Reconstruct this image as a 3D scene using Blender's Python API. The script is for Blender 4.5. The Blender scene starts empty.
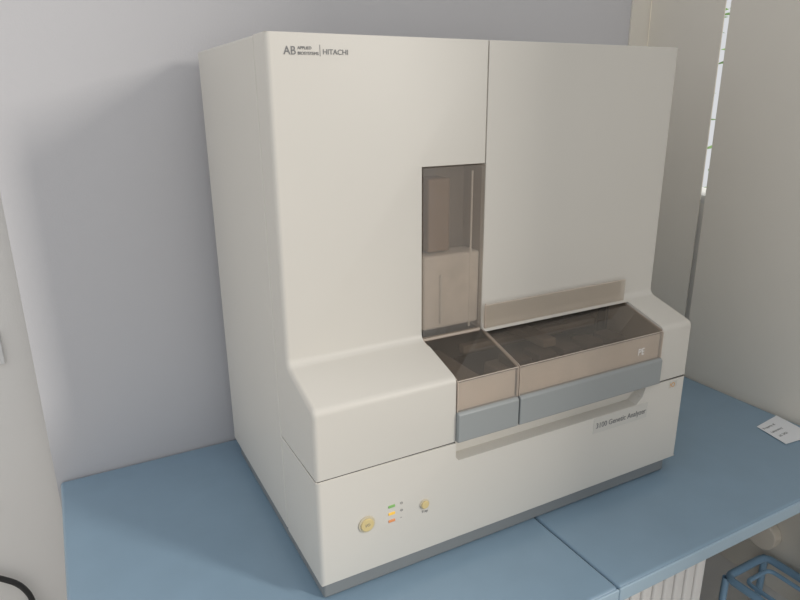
import bpy, bmesh, math, random
from mathutils import Vector, Matrix
random.seed(4)
S=bpy.context.scene
S.view_settings.view_transform='Standard'
COL=S.collection

# ---------------------------------------------------------------- materials
def mat(name,col,rough=0.5,spec=0.5,bump=0.0,bscale=400,var=0.0,vscale=3,metal=0,emit=None,es=0):
    m=bpy.data.materials.new(name); m.use_nodes=True
    nt=m.node_tree; b=nt.nodes['Principled BSDF']
    b.inputs['Base Color'].default_value=(*col,1); b.inputs['Roughness'].default_value=rough
    b.inputs['Specular IOR Level'].default_value=spec; b.inputs['Metallic'].default_value=metal
    tc=nt.nodes.new('ShaderNodeTexCoord')
    if var>0:
        n=nt.nodes.new('ShaderNodeTexNoise'); n.inputs['Scale'].default_value=vscale; n.inputs['Detail'].default_value=4
        nt.links.new(tc.outputs['Object'],n.inputs['Vector'])
        r=nt.nodes.new('ShaderNodeValToRGB')
        r.color_ramp.elements[0].position=.3; r.color_ramp.elements[1].position=.7
        r.color_ramp.elements[0].color=(*[c*(1-var) for c in col],1)
        r.color_ramp.elements[1].color=(*[min(1,c*(1+var)) for c in col],1)
        nt.links.new(n.outputs['Fac'],r.inputs['Fac']); nt.links.new(r.outputs['Color'],b.inputs['Base Color'])
    if bump>0:
        n2=nt.nodes.new('ShaderNodeTexNoise'); n2.inputs['Scale'].default_value=bscale
        nt.links.new(tc.outputs['Object'],n2.inputs['Vector'])
        bp=nt.nodes.new('ShaderNodeBump'); bp.inputs['Strength'].default_value=bump; bp.inputs['Distance'].default_value=.001
        nt.links.new(n2.outputs['Fac'],bp.inputs['Height']); nt.links.new(bp.outputs['Normal'],b.inputs['Normal'])
    if emit:
        b.inputs['Emission Color'].default_value=(*emit,1); b.inputs['Emission Strength'].default_value=es
    return m
def smoked(name,tint,refl_haze=0.06,dcol=(.42,.34,.27),ior=1.6):
    m=bpy.data.materials.new(name); m.use_nodes=True; nt=m.node_tree
    for n in list(nt.nodes):
        if n.type!='OUTPUT_MATERIAL': nt.nodes.remove(n)
    out=[n for n in nt.nodes if n.type=='OUTPUT_MATERIAL'][0]
    t=nt.nodes.new('ShaderNodeBsdfTransparent'); t.inputs[0].default_value=(*tint,1)
    g=nt.nodes.new('ShaderNodeBsdfGlossy'); g.inputs['Roughness'].default_value=.04; g.inputs[0].default_value=(1,.98,.96,1)
    d=nt.nodes.new('ShaderNodeBsdfDiffuse'); d.inputs[0].default_value=(*dcol,1)  # diffuse layer paints hazy reflections onto the acrylic
    fr=nt.nodes.new('ShaderNodeFresnel'); fr.inputs[0].default_value=ior
    geo=nt.nodes.new('ShaderNodeNewGeometry')
    inv=nt.nodes.new('ShaderNodeMath'); inv.operation='SUBTRACT'; inv.inputs[0].default_value=1
    nt.links.new(geo.outputs['Backfacing'],inv.inputs[1])
    f2=nt.nodes.new('ShaderNodeMath'); f2.operation='MULTIPLY'
    nt.links.new(fr.outputs[0],f2.inputs[0]); nt.links.new(inv.outputs[0],f2.inputs[1])
    tc=nt.nodes.new('ShaderNodeTexCoord'); n=nt.nodes.new('ShaderNodeTexNoise'); n.inputs['Scale'].default_value=11; n.inputs['Detail'].default_value=3
    mr=nt.nodes.new('ShaderNodeMapRange'); mr.inputs[1].default_value=.3; mr.inputs[2].default_value=.7
    mr.inputs[3].default_value=refl_haze*.8; mr.inputs[4].default_value=refl_haze*1.2  # noise varies the painted reflections into mild streaks
    nt.links.new(tc.outputs['Object'],n.inputs['Vector']); nt.links.new(n.outputs['Fac'],mr.inputs[0])
    f1=nt.nodes.new('ShaderNodeMath'); f1.operation='MULTIPLY'
    nt.links.new(mr.outputs[0],f1.inputs[0]); nt.links.new(inv.outputs[0],f1.inputs[1])
    m1=nt.nodes.new('ShaderNodeMixShader'); nt.links.new(f1.outputs[0],m1.inputs[0])
    nt.links.new(t.outputs[0],m1.inputs[1]); nt.links.new(d.outputs[0],m1.inputs[2])
    m2=nt.nodes.new('ShaderNodeMixShader'); nt.links.new(f2.outputs[0],m2.inputs[0])
    nt.links.new(m1.outputs[0],m2.inputs[1]); nt.links.new(g.outputs[0],m2.inputs[2])
    nt.links.new(m2.outputs[0],out.inputs[0])
    return m
M_body=mat('warm_grey_plastic',(.70,.67,.61),.42,.4,.15,900,.012,2)
M_dark=mat('dark_gap',(.05,.05,.05),.8)
M_plinth=mat('plinth_grey',(.25,.265,.27),.5)
M_handle=mat('handle_blue_grey',(.34,.36,.36),.38,.5,.1,800)
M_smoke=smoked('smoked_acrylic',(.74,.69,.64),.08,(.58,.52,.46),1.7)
M_smokec=smoked('smoked_acrylic_column_refl',(.84,.805,.77),.14,(.74,.69,.64),1.75)  # diffuse share imitates bright reflections in the tall window
M_smokef=smoked('smoked_acrylic_front',(.87,.835,.80),.20,(.80,.73,.66),1.75)  # paler than the top sheet: reflected room painted into the colour
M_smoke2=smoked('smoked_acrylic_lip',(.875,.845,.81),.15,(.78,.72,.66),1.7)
M_edge=mat('acrylic_edge',(.60,.51,.43),.3)  # lightened so the cover edges carry a painted highlight
M_tan=mat('tan_block',(.34,.25,.18),.6,var=.1)
M_palerefl=mat('pale_reflection',(.86,.84,.80),.5,var=.10,vscale=26)  # pale tone of a painted window reflection; the polymer tube shares it
M_tray=mat('inner_tray',(.50,.45,.40),.6)
M_hazeback=mat('front_haze_backing',(.84,.79,.73),.5,var=.06,vscale=18)  # pale colour stands in for haze on the cover fronts
M_inner=mat('inner_dark',(.20,.17,.15),.7)
M_table=mat('blue_laminate',(.255,.37,.475),.30,.55,.1,600,.03,14)
M_tedge=mat('blue_band_highlight',(.40,.53,.63),.4,.4)  # light-blue edging, with the edge highlight painted into its colour
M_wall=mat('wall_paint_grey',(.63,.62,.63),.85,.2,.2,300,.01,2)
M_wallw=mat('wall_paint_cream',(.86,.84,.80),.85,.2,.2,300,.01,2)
M_blind=mat('blind_fabric',(.80,.755,.67),.85,.2,.25,700,.02,3)
M_floor=mat('floor_vinyl',(.45,.42,.38),.6,.3,.1,200,.1,6)
M_white=mat('white_plastic',(.8,.8,.78),.4)
M_cream=mat('cream_button',(.72,.58,.28),.35)
M_ring=mat('button_ring',(.62,.56,.42),.4)
M_cork=mat('cream_cap',(.88,.80,.68),.5)
M_green=mat('led_green',(.25,.50,.15),.3,emit=(.3,.8,.2),es=.04)
M_amber=mat('led_amber',(.9,.55,.08),.3,emit=(1,.6,.1),es=.2)
M_red=mat('led_orange',(.75,.30,.12),.3,emit=(1,.35,.1),es=.08)
M_text=mat('print_grey',(.22,.22,.22),.6)
M_texto=mat('print_amber',(.75,.40,.12),.6)
M_mark=mat('print_pale',(.88,.87,.85),.6)
M_label=mat('label_plate',(.64,.62,.57),.3)
M_paper=mat('paper',(.86,.87,.88),.8)
M_bluemetal=mat('blue_metal',(.28,.46,.64),.35)
M_black=mat('black_rubber',(.03,.03,.03),.5)
M_slat=mat('cabinet_slat',(.80,.79,.77),.55)
M_alu=mat('window_frame',(.8,.8,.78),.4)
M_leaf=mat('foliage',(.25,.42,.14),.7,var=.4,vscale=8)

# ---------------------------------------------------------------- helpers
def finish(o,m,parent=None,bevel=0,segs=3,smooth=True,weight=False):
    if m: o.data.materials.append(m)
    COL.objects.link(o)
    if parent: o.parent=parent
    if bevel:
        b=o.modifiers.new('bev','BEVEL'); b.width=bevel; b.segments=segs
        if weight: b.limit_method='WEIGHT'
        else: b.limit_method='ANGLE'; b.angle_limit=math.radians(35)
    if smooth:
        for p in o.data.polygons: p.use_smooth=True
        a=o.modifiers.new('wn','WEIGHTED_NORMAL'); a.keep_sharp=True
    return o
def box(name,x0,x1,y0,y1,z0,z1,m,parent=None,bevel=0,segs=3):
    me=bpy.data.meshes.new(name); bm=bmesh.new()
    v=[bm.verts.new((x,y,z)) for x in (x0,x1) for y in (y0,y1) for z in (z0,z1)]
    for f in ((0,1,3,2),(4,6,7,5),(0,4,5,1),(2,3,7,6),(0,2,6,4),(1,5,7,3)): bm.faces.new([v[i] for i in f])
    bmesh.ops.recalc_face_normals(bm,faces=bm.faces); bm.to_mesh(me); bm.free()
    return finish(bpy.data.objects.new(name,me),m,parent,bevel,segs,smooth=bevel>0)
def extr(name,prof,x0,x1,m,parent=None,bevel=0,segs=3,outer=None,base=.25,smooth=True):
    """prof: (y,z) polygon extruded along x; outer = x positions whose front edges get the full round"""
    me=bpy.data.meshes.new(name); bm=bmesh.new()
    a=[bm.verts.new((x0,y,z)) for y,z in prof]; b=[bm.verts.new((x1,y,z)) for y,z in prof]
    bm.faces.new(a); bm.faces.new(b[::-1]); n=len(prof)
    for i in range(n): bm.faces.new((a[i],b[i],b[(i+1)%n],a[(i+1)%n]))
    bmesh.ops.recalc_face_normals(bm,faces=bm.faces)
    if outer is not None:
        lay=bm.edges.layers.float.new('bevel_weight_edge')
        for e in bm.edges:
            p,q=e.verts[0].co,e.verts[1].co
            ang=e.calc_face_angle(0)
            if ang<math.radians(35): continue
            w=base
            if abs(p.x-q.x)<1e-6 and any(abs(p.x-o)<1e-6 for o in outer) and p.y<.001 and q.y<.001: w=1
            e[lay]=w
    bm.to_mesh(me); bm.free()
    return finish(bpy.data.objects.new(name,me),m,parent,bevel,segs,smooth=smooth,weight=outer is not None)
def cyl(name,p0,p1,r,m,parent=None,segs=32,r2=None,bevel=0):
    p0=Vector(p0);p1=Vector(p1);d=p1-p0
    me=bpy.data.meshes.new(name); bm=bmesh.new()
    bmesh.ops.create_cone(bm,cap_ends=True,segments=segs,radius1=r,radius2=r if r2 is None else r2,depth=d.length)
    bmesh.ops.transform(bm,matrix=Matrix.Translation((p0+p1)/2)@d.to_track_quat('Z','Y').to_matrix().to_4x4(),verts=bm.verts)
    bm.to_mesh(me); bm.free()
    return finish(bpy.data.objects.new(name,me),m,parent,bevel,2)
def tube(name,pts,r,m,parent=None,cyc=False,poly=False):
    cu=bpy.data.curves.new(name,'CURVE'); cu.dimensions='3D'; cu.bevel_depth=r; cu.bevel_resolution=4
    if poly:
        sp=cu.splines.new('POLY'); sp.points.add(len(pts)-1); sp.use_cyclic_u=cyc
        for b,p in zip(sp.points,pts): b.co=(*p,1)
    else:
        sp=cu.splines.new('BEZIER'); sp.bezier_points.add(len(pts)-1); sp.use_cyclic_u=cyc
        for b,p in zip(sp.bezier_points,pts): b.co=p; b.handle_left_type=b.handle_right_type='AUTO'
    o=bpy.data.objects.new(name,cu); cu.materials.append(m); COL.objects.link(o)
    if parent: o.parent=parent
    return o
def text(name,s,loc,size,m,parent,rot=(math.pi/2,0,0),sx=1):
    cu=bpy.data.curves.new(name,'FONT'); cu.body=s; cu.size=size; cu.extrude=.0002
    o=bpy.data.objects.new(name,cu); cu.materials.append(m); o.location=loc; o.rotation_euler=rot; o.scale=(sx,1,1)
    COL.objects.link(o); o.parent=parent; return o
def empty(name):
    o=bpy.data.objects.new(name,None); COL.objects.link(o); return o
def cut(o,c0,c1,bev=0):
    c=box('cutter',c0[0],c1[0],c0[1],c1[1],c0[2],c1[2],None,None)
    m=o.modifiers.new('cut','BOOLEAN'); m.object=c; m.operation='DIFFERENCE'; m.solver='EXACT'
    return c
def bake(o,cutters):
    bpy.context.view_layer.update()
    dg=bpy.context.evaluated_depsgraph_get()
    me=bpy.data.meshes.new_from_object(o.evaluated_get(dg))
    o.modifiers.clear(); o.data=me
    for c in cutters: bpy.data.objects.remove(c)

# ---------------------------------------------------------------- machine
W,D,H=.745,.396,.788
xs=.338
A=empty('genetic_analyzer')
ys=.053
box('rear_housing',0,W,ys,D,.03,H,M_body,A,.004)
box('core',.006,W-.006,ys-.02,D-.02,.032,H-.006,M_dark,A)
prof=[(ys-.0025,.2055),(ys-.0025,H),(0,H)]
# concave fillet upper face -> sloping ledge -> rounded nose
R1=.014; a0=math.radians(73)
for i in range(9):
    a=a0*i/8
    prof.append((-R1*(1-math.cos(a)), .352-R1*math.sin(a)))
yy,zz=prof[-1]
R2=.012; yb=-.099
s=math.tan(math.radians(17))
a1=math.radians(17)
yn=yb+R2*(1-math.sin(a1))
zn=zz-(yy-yn)*s
prof.append((yn,zn))
cy,cz=yb+R2, zn-R2*math.cos(a1)
for i in range(1,7):
    a=a1+(math.pi/2-a1)*i/6
    prof.append((cy-R2*math.sin(a), cz+R2*math.cos(a)))
prof+=[(yb,.2055)]
L=extr('left_door',prof,0,xs-.001,M_body,A,.007,4,outer=(0,),base=.14)
cs=[cut(L,(.224,-.2,.335),(xs+.01,.2,.611)),cut(L,(.2265,-.2,.19),(xs+.01,.2,.3365))]
bake(L,cs)
R=extr('right_door',prof,xs+.001,W,M_body,A,.007,4,outer=(W,),base=.14)
cs=[cut(R,(xs-.01,-.2,.19),(.667,.2,.3375))]
bake(R,cs)
for n in ('core','rear_housing'):
    o=bpy.data.objects[n]
    cs=[cut(o,(.215,-.2,.335),(.352,.22,.611)),cut(o,(.23,-.2,.22),(.66,.15,.3355))]
    bake(o,cs)
# dark strip that shows in the horizontal shut line
box('shut_line_strip',.003,W-.003,-.096,ys,.2005,.2040,M_dark,A)
# inner chamber
box('chamber_back',.20,.68,.150,.153,.20,.345,M_inner,A)
box('chamber_floor',.228,.665,-.085,.15,.215,.222,M_inner,A)
box('chamber_left',.222,.2262,-.07,.15,.206,.306,M_inner,A)
box('chamber_right',.6675,.670,-.07,.15,.206,.306,M_inner,A)
box('column_left',.2205,.2235,.004,.2,.335,.611,M_inner,A)
box('column_back',.2235,.352,.06,.063,.335,.615,M_tray,A)
box('column_right',.3385,.342,.01,.2,.342,.615,M_tray,A)
box('tan_reflection_block',.246,.286,.018,.058,.475,.590,M_tan,A,.003)  # tan block added to imitate room reflections in the upper window
box('reflection_block',.230,.3365,.006,.05,.350,.472,M_palerefl,A,.005)  # pale block added to imitate the bright reflection low in the window
cyl('syringe_barrel',(.262,.0045,.36),(.262,.0045,.44),.0022,M_white,A)
cyl('polymer_tube',(.318,.006,.345),(.318,.006,.60),.0016,M_palerefl,A)
box('tray_left',.245,.330,-.03,.12,.222,.262,M_tray,A,.004)
box('autosampler_tray',.36,.655,-.05,.02,.222,.268,M_tray,A,.006)
for i in range(5): box('sample_rack_%d'%i,.38+i*.055,.42+i*.055,-.04,.005,.268,.284,M_inner,A,.003)
box('autosampler_rail',.345,.665,.06,.075,.27,.285,M_alu,A,.002)
box('autosampler_arm',.46,.49,-.02,.10,.285,.30,M_tray,A,.003)
# column glass
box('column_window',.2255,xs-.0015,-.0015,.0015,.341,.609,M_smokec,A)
box('column_window_frame',.2245,xs-.001,-.0005,.004,.336,.341,M_edge,A)
# covers: bent acrylic sheets
def cover(n,x0,x1):
    t=.003
    top=[(.002,.3375),(-.0965,.3085),(-.0998,.3060),(-.0985,.3030),(-.095,.3055),(.002,.3345)]
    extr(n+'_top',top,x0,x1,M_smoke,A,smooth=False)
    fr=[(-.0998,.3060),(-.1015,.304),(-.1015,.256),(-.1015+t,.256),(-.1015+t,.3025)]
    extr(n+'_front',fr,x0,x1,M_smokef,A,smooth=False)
    for k,(u,v) in enumerate(((x0,x0+.0010),(x1-.0010,x1))):
        extr(n+'_edge_%d'%k,[(.002,.3378),(-.0965,.3088),(-.1018,.3043),(-.1018,.256),(-.0985,.256),(-.0985,.3025),(-.095,.3055),(.002,.3345)],u,v,M_edge,A,smooth=False)
    box(n+'_haze_backing',x0+.003,x1-.003,-.0965,-.094,.256,.301,M_hazeback,A)  # added backing, its colour imitates reflection and haze on the front
    cyl(n+'_bend_highlight',(x0,-.0998,.3060),(x1,-.0998,.3060),.0007,M_edge,A,12)  # thin light strip painting the highlight along the bend
cover('left_cover',.2275,.3415); cover('right_cover',.3435,.6655)
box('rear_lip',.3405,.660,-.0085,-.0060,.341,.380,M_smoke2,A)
box('rear_lip_edge',.3405,.660,-.0088,-.0057,.3798,.3806,M_edge,A)
cyl('hinge_pin',(.3425,-.006,.338),(.3425,-.006,.383),.0013,M_edge,A,12)
text('cover_mark','PE',(.604,-.1022,.272),.018,M_mark,A,sx=.9)
def handle(n,x0,x1):
    extr(n,[(-.088,.2057),(-.088,.2560),(-.103,.2560),(-.1065,.252),(-.1065,.2072),(-.104,.2057)],x0,x1,M_handle,A,.0015,2)
handle('left_handle',.2275,.3410); handle('right_handle',.3440,.6655)
# lower fascia with finger groove
lp=[(ys-.0025,.031),(ys-.0025,.2027),(-.099,.2027),(-.099,.031)]
F=extr('lower_fascia',lp,0,W,M_body,A,.007,4,outer=(0,W),base=.12)
def groove_cutter():
    me=bpy.data.meshes.new('cutter'); bm=bmesh.new()
    a=[(.228,.25),(.228,.174),(.234,.168),(.618,.168),(.632,.180),(.655,.25)]
    va=[bm.verts.new((x,-.13,z)) for x,z in a]; vb=[bm.verts.new((x,-.078,z+(.006 if z<.2 else 0))) for x,z in a]
    bm.faces.new(va); bm.faces.new(vb[::-1])
    for i in range(6): bm.faces.new((va[i],vb[i],vb[(i+1)%6],va[(i+1)%6]))
    bmesh.ops.recalc_face_normals(bm,faces=bm.faces); bm.to_mesh(me); bm.free()
    c=bpy.data.objects.new('cutter',me); COL.objects.link(c); return c
for o in (F,bpy.data.objects['shut_line_strip']):
    c=groove_cutter()
    m=o.modifiers.new('cut','BOOLEAN'); m.object=c; m.solver='EXACT'
    bake(o,[c])
box('plinth',.006,W-.02,-.090,D-.02,0,.031,M_plinth,A,.004)
def button(n,x,z,r):
    cyl(n+'_ring',(x,-.0985,z),(x,-.1012,z),r,M_ring,A,40,bevel=.0006)
    cyl(n,(x,-.1,z),(x,-.1035,z),r*.78,M_cream,A,40,bevel=.0012)
button('power_button',.074,.113,.0132); button('tray_button',.172,.114,.0082)
for n,z,mm in (('status_led_green',.129,M_green),('status_led_amber',.1165,M_amber),('status_led_red',.104,M_red)):
    box(n,.110,.1210,-.1002,-.0985,z-.0021,z+.0021,mm,A,.0006,2)
for z,s in ((.1275,'o'),(.115,'o'),(.1025,'-')): text('led_caption',s,(.130,-.0993,z),.008,M_text,A)
text('power_caption','I/O',(.070,-.1036,.1115),.006,M_text,A)
text('tray_caption','Tray',(.167,-.0993,.099),.006,M_text,A)
box('name_plate',.515,.648,-.1000,-.0985,.140,.171,M_label,A,.0008,2)
text('name_plate_text','3100 Genetic Analyzer',(.520,-.1004,.150),.0145,M_text,A,sx=.92)
box('warning_sticker',.700,.722,-.0996,-.0985,.186,.1985,M_label,A)
text('warning_text','!O',(.702,-.0999,.187),.013,M_texto,A)
text('maker_mark','AB',(.023,-.0006,.7615),.0145,M_text,A,sx=.92)
text('maker_small_1','APPLIED',(.0415,-.0006,.768),.0052,M_text,A)
text('maker_small_2','BIOSYSTEMS',(.0415,-.0006,.7615),.0052,M_text,A)
box('maker_rule',.0718,.0723,-.0006,.0,.760,.774,M_text,A)
text('partner_mark','HITACHI',(.0755,-.0006,.7625),.0092,M_text,A)

# ---------------------------------------------------------------- bench
FZ=-.75
B=empty('workbench')
TZ=-.001
for n,x0,x1 in (('top_section_left',-.331,.4067),('top_section_right',.4083,1.143)):
    box(n,x0,x1,-.281,.447,-.030,TZ,M_table,B,.006,3)
for n,x0,x1 in (('front_band_left',-.331,.4067),('front_band_right',.4083,1.143)):
    box(n,x0,x1,-.2835,-.279,-.029,-.004,M_tedge,B,.0018,2)
box('joint',-.32,1.13,-.27,.44,-.029,-.006,M_dark,B)
for i,(x,y) in enumerate(((-.30,-.22),(-.30,.40),(1.11,-.24),(1.11,.40))):
    box('leg_%d'%(i+1),x-.02,x+.02,y-.02,y+.02,FZ,-.03,M_alu,B,.004)
C=empty('tambour_cabinet')
box('carcass',-.24,.680,-.235,.38,FZ,-.033,M_slat,C,.004)
for i in range(33):
    x=-.225+i*.0272
    box('slat_%d'%i,x,x+.022,-.247,-.23,FZ+.06,-.050,M_slat,C,.004,2)

# ---------------------------------------------------------------- room
box('floor',-2.2,1.6,-3.2,.9,FZ-.05,FZ,M_floor)
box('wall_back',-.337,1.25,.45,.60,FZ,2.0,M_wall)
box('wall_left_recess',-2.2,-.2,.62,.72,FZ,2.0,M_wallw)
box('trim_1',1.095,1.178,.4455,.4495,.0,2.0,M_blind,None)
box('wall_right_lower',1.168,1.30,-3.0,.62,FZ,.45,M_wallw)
box('wall_right_pier',1.18,1.30,.40,.62,.45,2.0,M_wallw)
wn=empty('window_1')
box('sill',1.168,1.30,-1.4,.40,.450,.470,M_alu,wn)
box('frame_side',1.2,1.26,.37,.40,.47,2.0,M_alu,wn)
box('slit_light_blocker',1.2,1.26,-.12,.09,.47,2.0,M_alu,wn)  # unseen blocker added to stop lamp light passing the blind slit
box('frame_mullion_2',1.2,1.26,-.6,-.56,.47,2.0,M_alu,wn)
box('frame_head',1.2,1.26,-1.4,.40,1.95,2.0,M_alu,wn)
bl=empty('panel_blind')
def blind(n,y0,y1,x): box(n,x,x+.004,y0,y1,-.45,1.95,M_blind,bl,.0015,2)
blind('panel_1',.229,.443,1.158); blind('panel_2',-.62,.209,1.149)
blind('panel_3',-1.5,-.61,1.158)
box('track',1.157,1.175,-1.5,.434,1.95,1.99,M_alu,bl)
fo=bpy.data.meshes.new('garden_tree'); bm=bmesh.new()
for i in range(420):
    c=Vector((random.uniform(2.4,3.4),random.uniform(.2,2.4),random.uniform(-.4,1.9)))
    q=Matrix.Rotation(random.uniform(0,6.28),4,'Z')@Matrix.Rotation(random.uniform(-1.2,1.2),4,'X')
    s=random.uniform(.03,.07)
    bm.faces.new([bm.verts.new(c+q@Vector(v)*s) for v in ((-1,0,0),(0,-.4,.1),(1,0,0),(0,.4,.1))])
bm.to_mesh(fo); bm.free()
finish(bpy.data.objects.new('garden_tree',fo),M_leaf,None,smooth=False)

# ---------------------------------------------------------------- small stuff
P=empty('paper_card')
me=bpy.data.meshes.new('card'); bm=bmesh.new()
bm.faces.new([bm.verts.new(v) for v in ((1.048,-.073,.0005),(1.137,-.062,.0005),(1.120,-.158,.0005),(1.031,-.150,.0005))])
r=bmesh.ops.extrude_face_region(bm,geom=list(bm.faces)); bmesh.ops.translate(bm,vec=(0,0,.0008),verts=[g for g in r['geom'] if isinstance(g,bmesh.types.BMVert)])
bmesh.ops.recalc_face_normals(bm,faces=bm.faces); bm.to_mesh(me); bm.free()
finish(bpy.data.objects.new('card',me),M_paper,P,smooth=False)
for i,s in enumerate(('Property of','Laboratory','tel. 3421')):
    text('card_text_%d'%i,s,(1.050,-.090-.018*i,.0014),.009,M_text,P,rot=(0,0,.05))
SW=empty('light_switch')
box('plate',-.47,-.396,.612,.62,.20,.27,M_white,SW,.002); box('rocker',-.45,-.42,.607,.614,.215,.255,M_white,SW,.001)
cyl('cable_grommet',(1.120,-.085,-.305),(1.148,-.085,-.305),.036,M_cork,None,40,bevel=.003)
ST=empty('metal_stool')
x0,x1,y0,y1,zt=.985,1.13,-.36,-.10,-.36
for i,(x,y) in enumerate(((x0,y0),(x1,y0),(x0,y1),(x1,y1))):
    tube('leg_%d'%(i+1),[(x,y,FZ),(x,y,zt)],.008,M_bluemetal,ST,poly=True)
def rnd(x0,x1,y0,y1,z,r):
    out=[]
    for cx,cy,a in ((x1-r,y1-r,0),(x0+r,y1-r,90),(x0+r,y0+r,180),(x1-r,y0+r,270)):
        for k in range(5):
            t=math.radians(a+k*22.5); out.append((cx+r*math.cos(t),cy+r*math.sin(t),z))
    return out
tube('top_ring',rnd(x0,x1,y0,y1,zt,.02),.009,M_bluemetal,ST,True,True)
tube('inner_ring',rnd(x0+.03,x1-.03,y0+.03,y1-.03,zt-.004,.015),.005,M_bluemetal,ST,True,True)
tube('brace_1',[(x0,y0,-.5),(x0,y1,-.5)],.006,M_bluemetal,ST,poly=True)
tube('brace_2',[(x0,y1,-.5),(x1,y1,-.5)],.006,M_bluemetal,ST,poly=True)
tube('power_cable',[(-.62,.60,-.245),(-.53,.60,-.26),(-.475,.60,-.29),(-.445,.60,-.33),(-.435,.60,-.40),(-.435,.60,-.6),(-.435,.60,-.745)],.006,M_black)
tube('network_cable',[(.93,.05,-.03),(.94,.03,-.2),(.95,.0,-.36),(.93,.0,-.43),(.95,.0,-.55),(.95,.0,-.736)],.014,M_black)

# ---------------------------------------------------------------- lights / world
w=bpy.data.worlds.new('World'); S.world=w; w.use_nodes=True
w.node_tree.nodes['Background'].inputs[0].default_value=(.96,.975,1,1); w.node_tree.nodes['Background'].inputs[1].default_value=.71
def area(n,loc,tgt,size,sy,en,col):
    l=bpy.data.lights.new(n,'AREA'); l.shape='RECTANGLE'; l.size=size; l.size_y=sy; l.energy=en; l.color=col
    o=bpy.data.objects.new(n,l); o.location=loc; o.rotation_euler=(Vector(tgt)-Vector(loc)).to_track_quat('-Z','Y').to_euler(); COL.objects.link(o)
area('window_light',(2.0,-2.5,1.60),(.3,.1,.4),.7,.7,122,(1,.95,.88))

# ---------------------------------------------------------------- camera
yaw,pitch,roll=.4906,.3045,-.0089
fw=Vector((math.sin(yaw)*math.cos(pitch),math.cos(yaw)*math.cos(pitch),-math.sin(pitch)))
r=Vector((math.cos(yaw),-math.sin(yaw),0)); u=r.cross(fw)
r2=r*math.cos(roll)+u*math.sin(roll); u2=-r*math.sin(roll)+u*math.cos(roll)
cd=bpy.data.cameras.new('camera'); cd.sensor_width=36; cd.lens=640.85/800*36; cd.clip_start=.01
co=bpy.data.objects.new('camera',cd); COL.objects.link(co)
mw=Matrix((r2,u2,-fw)).transposed().to_4x4(); mw.translation=Vector((-.256,-.8269,.7071)); co.matrix_world=mw
S.camera=co
